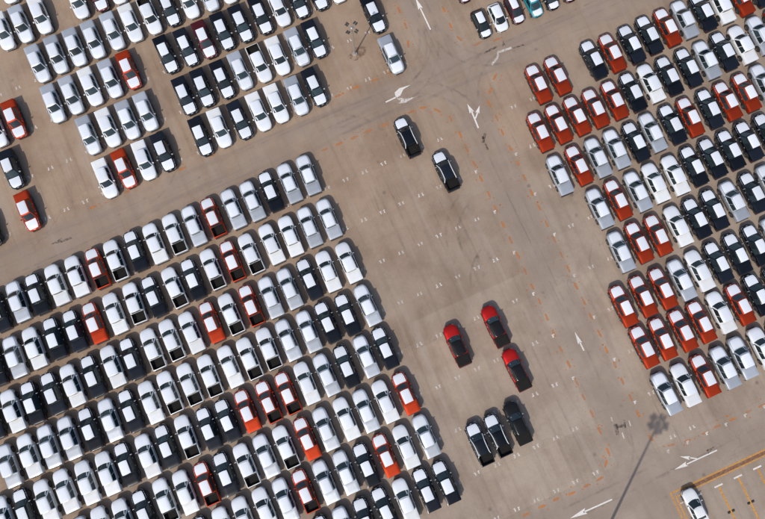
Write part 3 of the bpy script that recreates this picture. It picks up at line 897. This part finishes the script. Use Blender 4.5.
for col, bed, film, ex, u, v, lb, grp in CENTRE:
    add_vehicle('pickup_truck', 'pickup', PICK, col, bed, film, ex, (u, v - 1.83, 0), random.gauss(0, 0.01), lb, 'pickup', grp)

for i, (c, u, v, film) in enumerate((('K', 26.78, 28.75, True), ('W', 29.12, 28.66, True), ('M', 31.51, 28.75, True), ('B', 34.03, 28.60, True), ('K', 36.42, 28.63, True), ('M', 38.9, 28.7, True), ('M', 26.4, 34.2, True))):
    lb = ['black hatchback at the open end of its row, beside a white one', 'white hatchback between a black one and a maroon one',
          'maroon hatchback between a white one and a teal one', 'bright teal hatchback parked between maroon and black hatchbacks',
          'black hatchback next to the teal hatchback', 'maroon hatchback next to black one, two from the teal hatchback',
          'maroon hatchback parked behind the end black hatchback'][i]
    add_vehicle('hatchback_car', 'hatch', HATCH, c, None, film, None, (u, v + 1.12, 0), math.pi + random.gauss(0, 0.015), lb, 'hatchback', 'hatchbacks parked in a row')
add_vehicle('sedan_car', 'sedan', SEDAN, 'W', None, False, None, (24.62, -33.92 - 1.35, 0), 0.01, 'white sedan parked in the corner bay of the orange outlined bays', 'sedan', None)

# ------------------------------------------------------------------ lamp masts
def lamp_mast(loc, h, heads, spread, label, scale=1.0):
    root = bpy.data.objects.new('lamp_mast', None); root.location = loc
    root['label'] = label; root['category'] = 'lamp mast'; COL.objects.link(root)
    def part(n_, me, par=root, l_=None, rz=0, rx=0):
        o = bpy.data.objects.new(n_, me); o.parent = par; COL.objects.link(o)
        if l_: o.location = l_
        o.rotation_euler = (rx, 0, rz); return o
    part('plinth', lathe([(0.46 * scale, 0.0), (0.46 * scale, 0.22), (0.38 * scale, 0.28)], 20, 'Z', 'plinth', (CONCRETE,)))
    part('base_plate', lathe([(0.26 * scale, 0.282), (0.26 * scale, 0.31)], 12, 'Z', 'base_plate', (GALV,)))
    part('pole', lathe([(0.13 * scale, 0.312), (0.12 * scale, h * 0.4), (0.085 * scale, h)], 14, 'Z', 'pole', (GALV,)))
    part('head_ring', lathe([(0.24 * scale, h), (0.30 * scale, h + 0.06), (0.24 * scale, h + 0.14), (0.05, h + 0.2)], 16, 'Z', 'head_ring', (GALV,)))
    arm = tube([(0.1, 0, h + 0.06), (spread * 0.5, 0, h + 0.10), (spread, 0, h + 0.12)], 0.035 * scale, 'arm', GALV)
    v, f = [], []
    box(v, f, (spread + 0.05 * scale, 0.17 * scale, h + 0.10), (0.56 * scale, 0.30 * scale, 0.16 * scale)); box(v, f, (spread + 0.09 * scale, -0.18 * scale, h + 0.07), (0.58 * scale, 0.28 * scale, 0.16 * scale))
    fl = mesh_from(v, f, 'floodlight', [DARKMETAL], smooth=False)
    bm = bmesh.new(); bm.from_mesh(fl); bmesh.ops.bevel(bm, geom=bm.edges[:], offset=0.03, segments=1, affect='EDGES'); bm.to_mesh(fl); bm.free()
    v, f = [], []
    box(v, f, (spread + 0.12 * scale, 0.17 * scale, h + 0.10 - 0.085 * scale), (0.34 * scale, 0.22 * scale, 0.02)); box(v, f, (spread + 0.16 * scale, -0.18 * scale, h + 0.07 - 0.085 * scale), (0.36 * scale, 0.20 * scale, 0.02))
    gl = mesh_from(v, f, 'lens', [LENS], smooth=False)
    for k in range(heads):
        a = 2 * math.pi * k / heads + 0.5
        part('arm', arm, rz=a)
        o = part('floodlight', fl, rz=a)
        part('lens', gl, par=o)
    return root
lamp_mast((10.27, 33.14, 0), 7.0, 4, 0.66, 'slim steel lamp mast with four dark floodlight pairs beside parked pickups', 0.72)
HM = 16.6
base2 = Vector((25.15, -25.03)) - Vector((SUN_DIR.x, SUN_DIR.y)) * HM / math.tan(SUN_EL)
lamp_mast((base2.x, base2.y, 0), HM, 5, 0.80, 'tall steel lamp mast beside the lower lane, casting the long shadow', 1.35)

# soil stain with a shadow mark painted in, and stones round the mast foot, rubber stops in the bays
pts = []
for k in range(16):
    t = 2 * math.pi * k / 16; rr = random.uniform(0.8, 1.25)
    pts.append((1.2 * rr * math.cos(t) + 0.3, 0.8 * rr * math.sin(t)))
SOILSHADOW = road_paint('soil_shadow_stain', (0.20, 0.105, 0.065), 0.0, 1.6, 0.46)
ground_poly('soil_shadow_stain', [pts], SOILSHADOW, Z1, (10.4, 33.0))
stop_me = bevel_box((0, 0, 0.06), (0.34, 0.22, 0.12), 'rubber_wheel_stop', YELLOWBLACK, 0.03)
for i, (x, y) in enumerate(((28.26, -37.78), (28.82, -37.78), (30.90, -37.78), (31.45, -37.78))):
    o = bpy.data.objects.new('rubber_wheel_stop', stop_me); o.location = (x, y, 0)
    o['label'] = ['small black wheel stop nearer the white sedan, on the first bay line', 'small black wheel stop farther from the white sedan, on the first bay line', 'small black wheel stop nearer the white sedan, on the second bay line', 'small black wheel stop farther from the white sedan, on the second bay line'][i]; o['category'] = 'wheel stop'; o['group'] = 'rubber wheel stops in the orange bays'
    COL.objects.link(o)
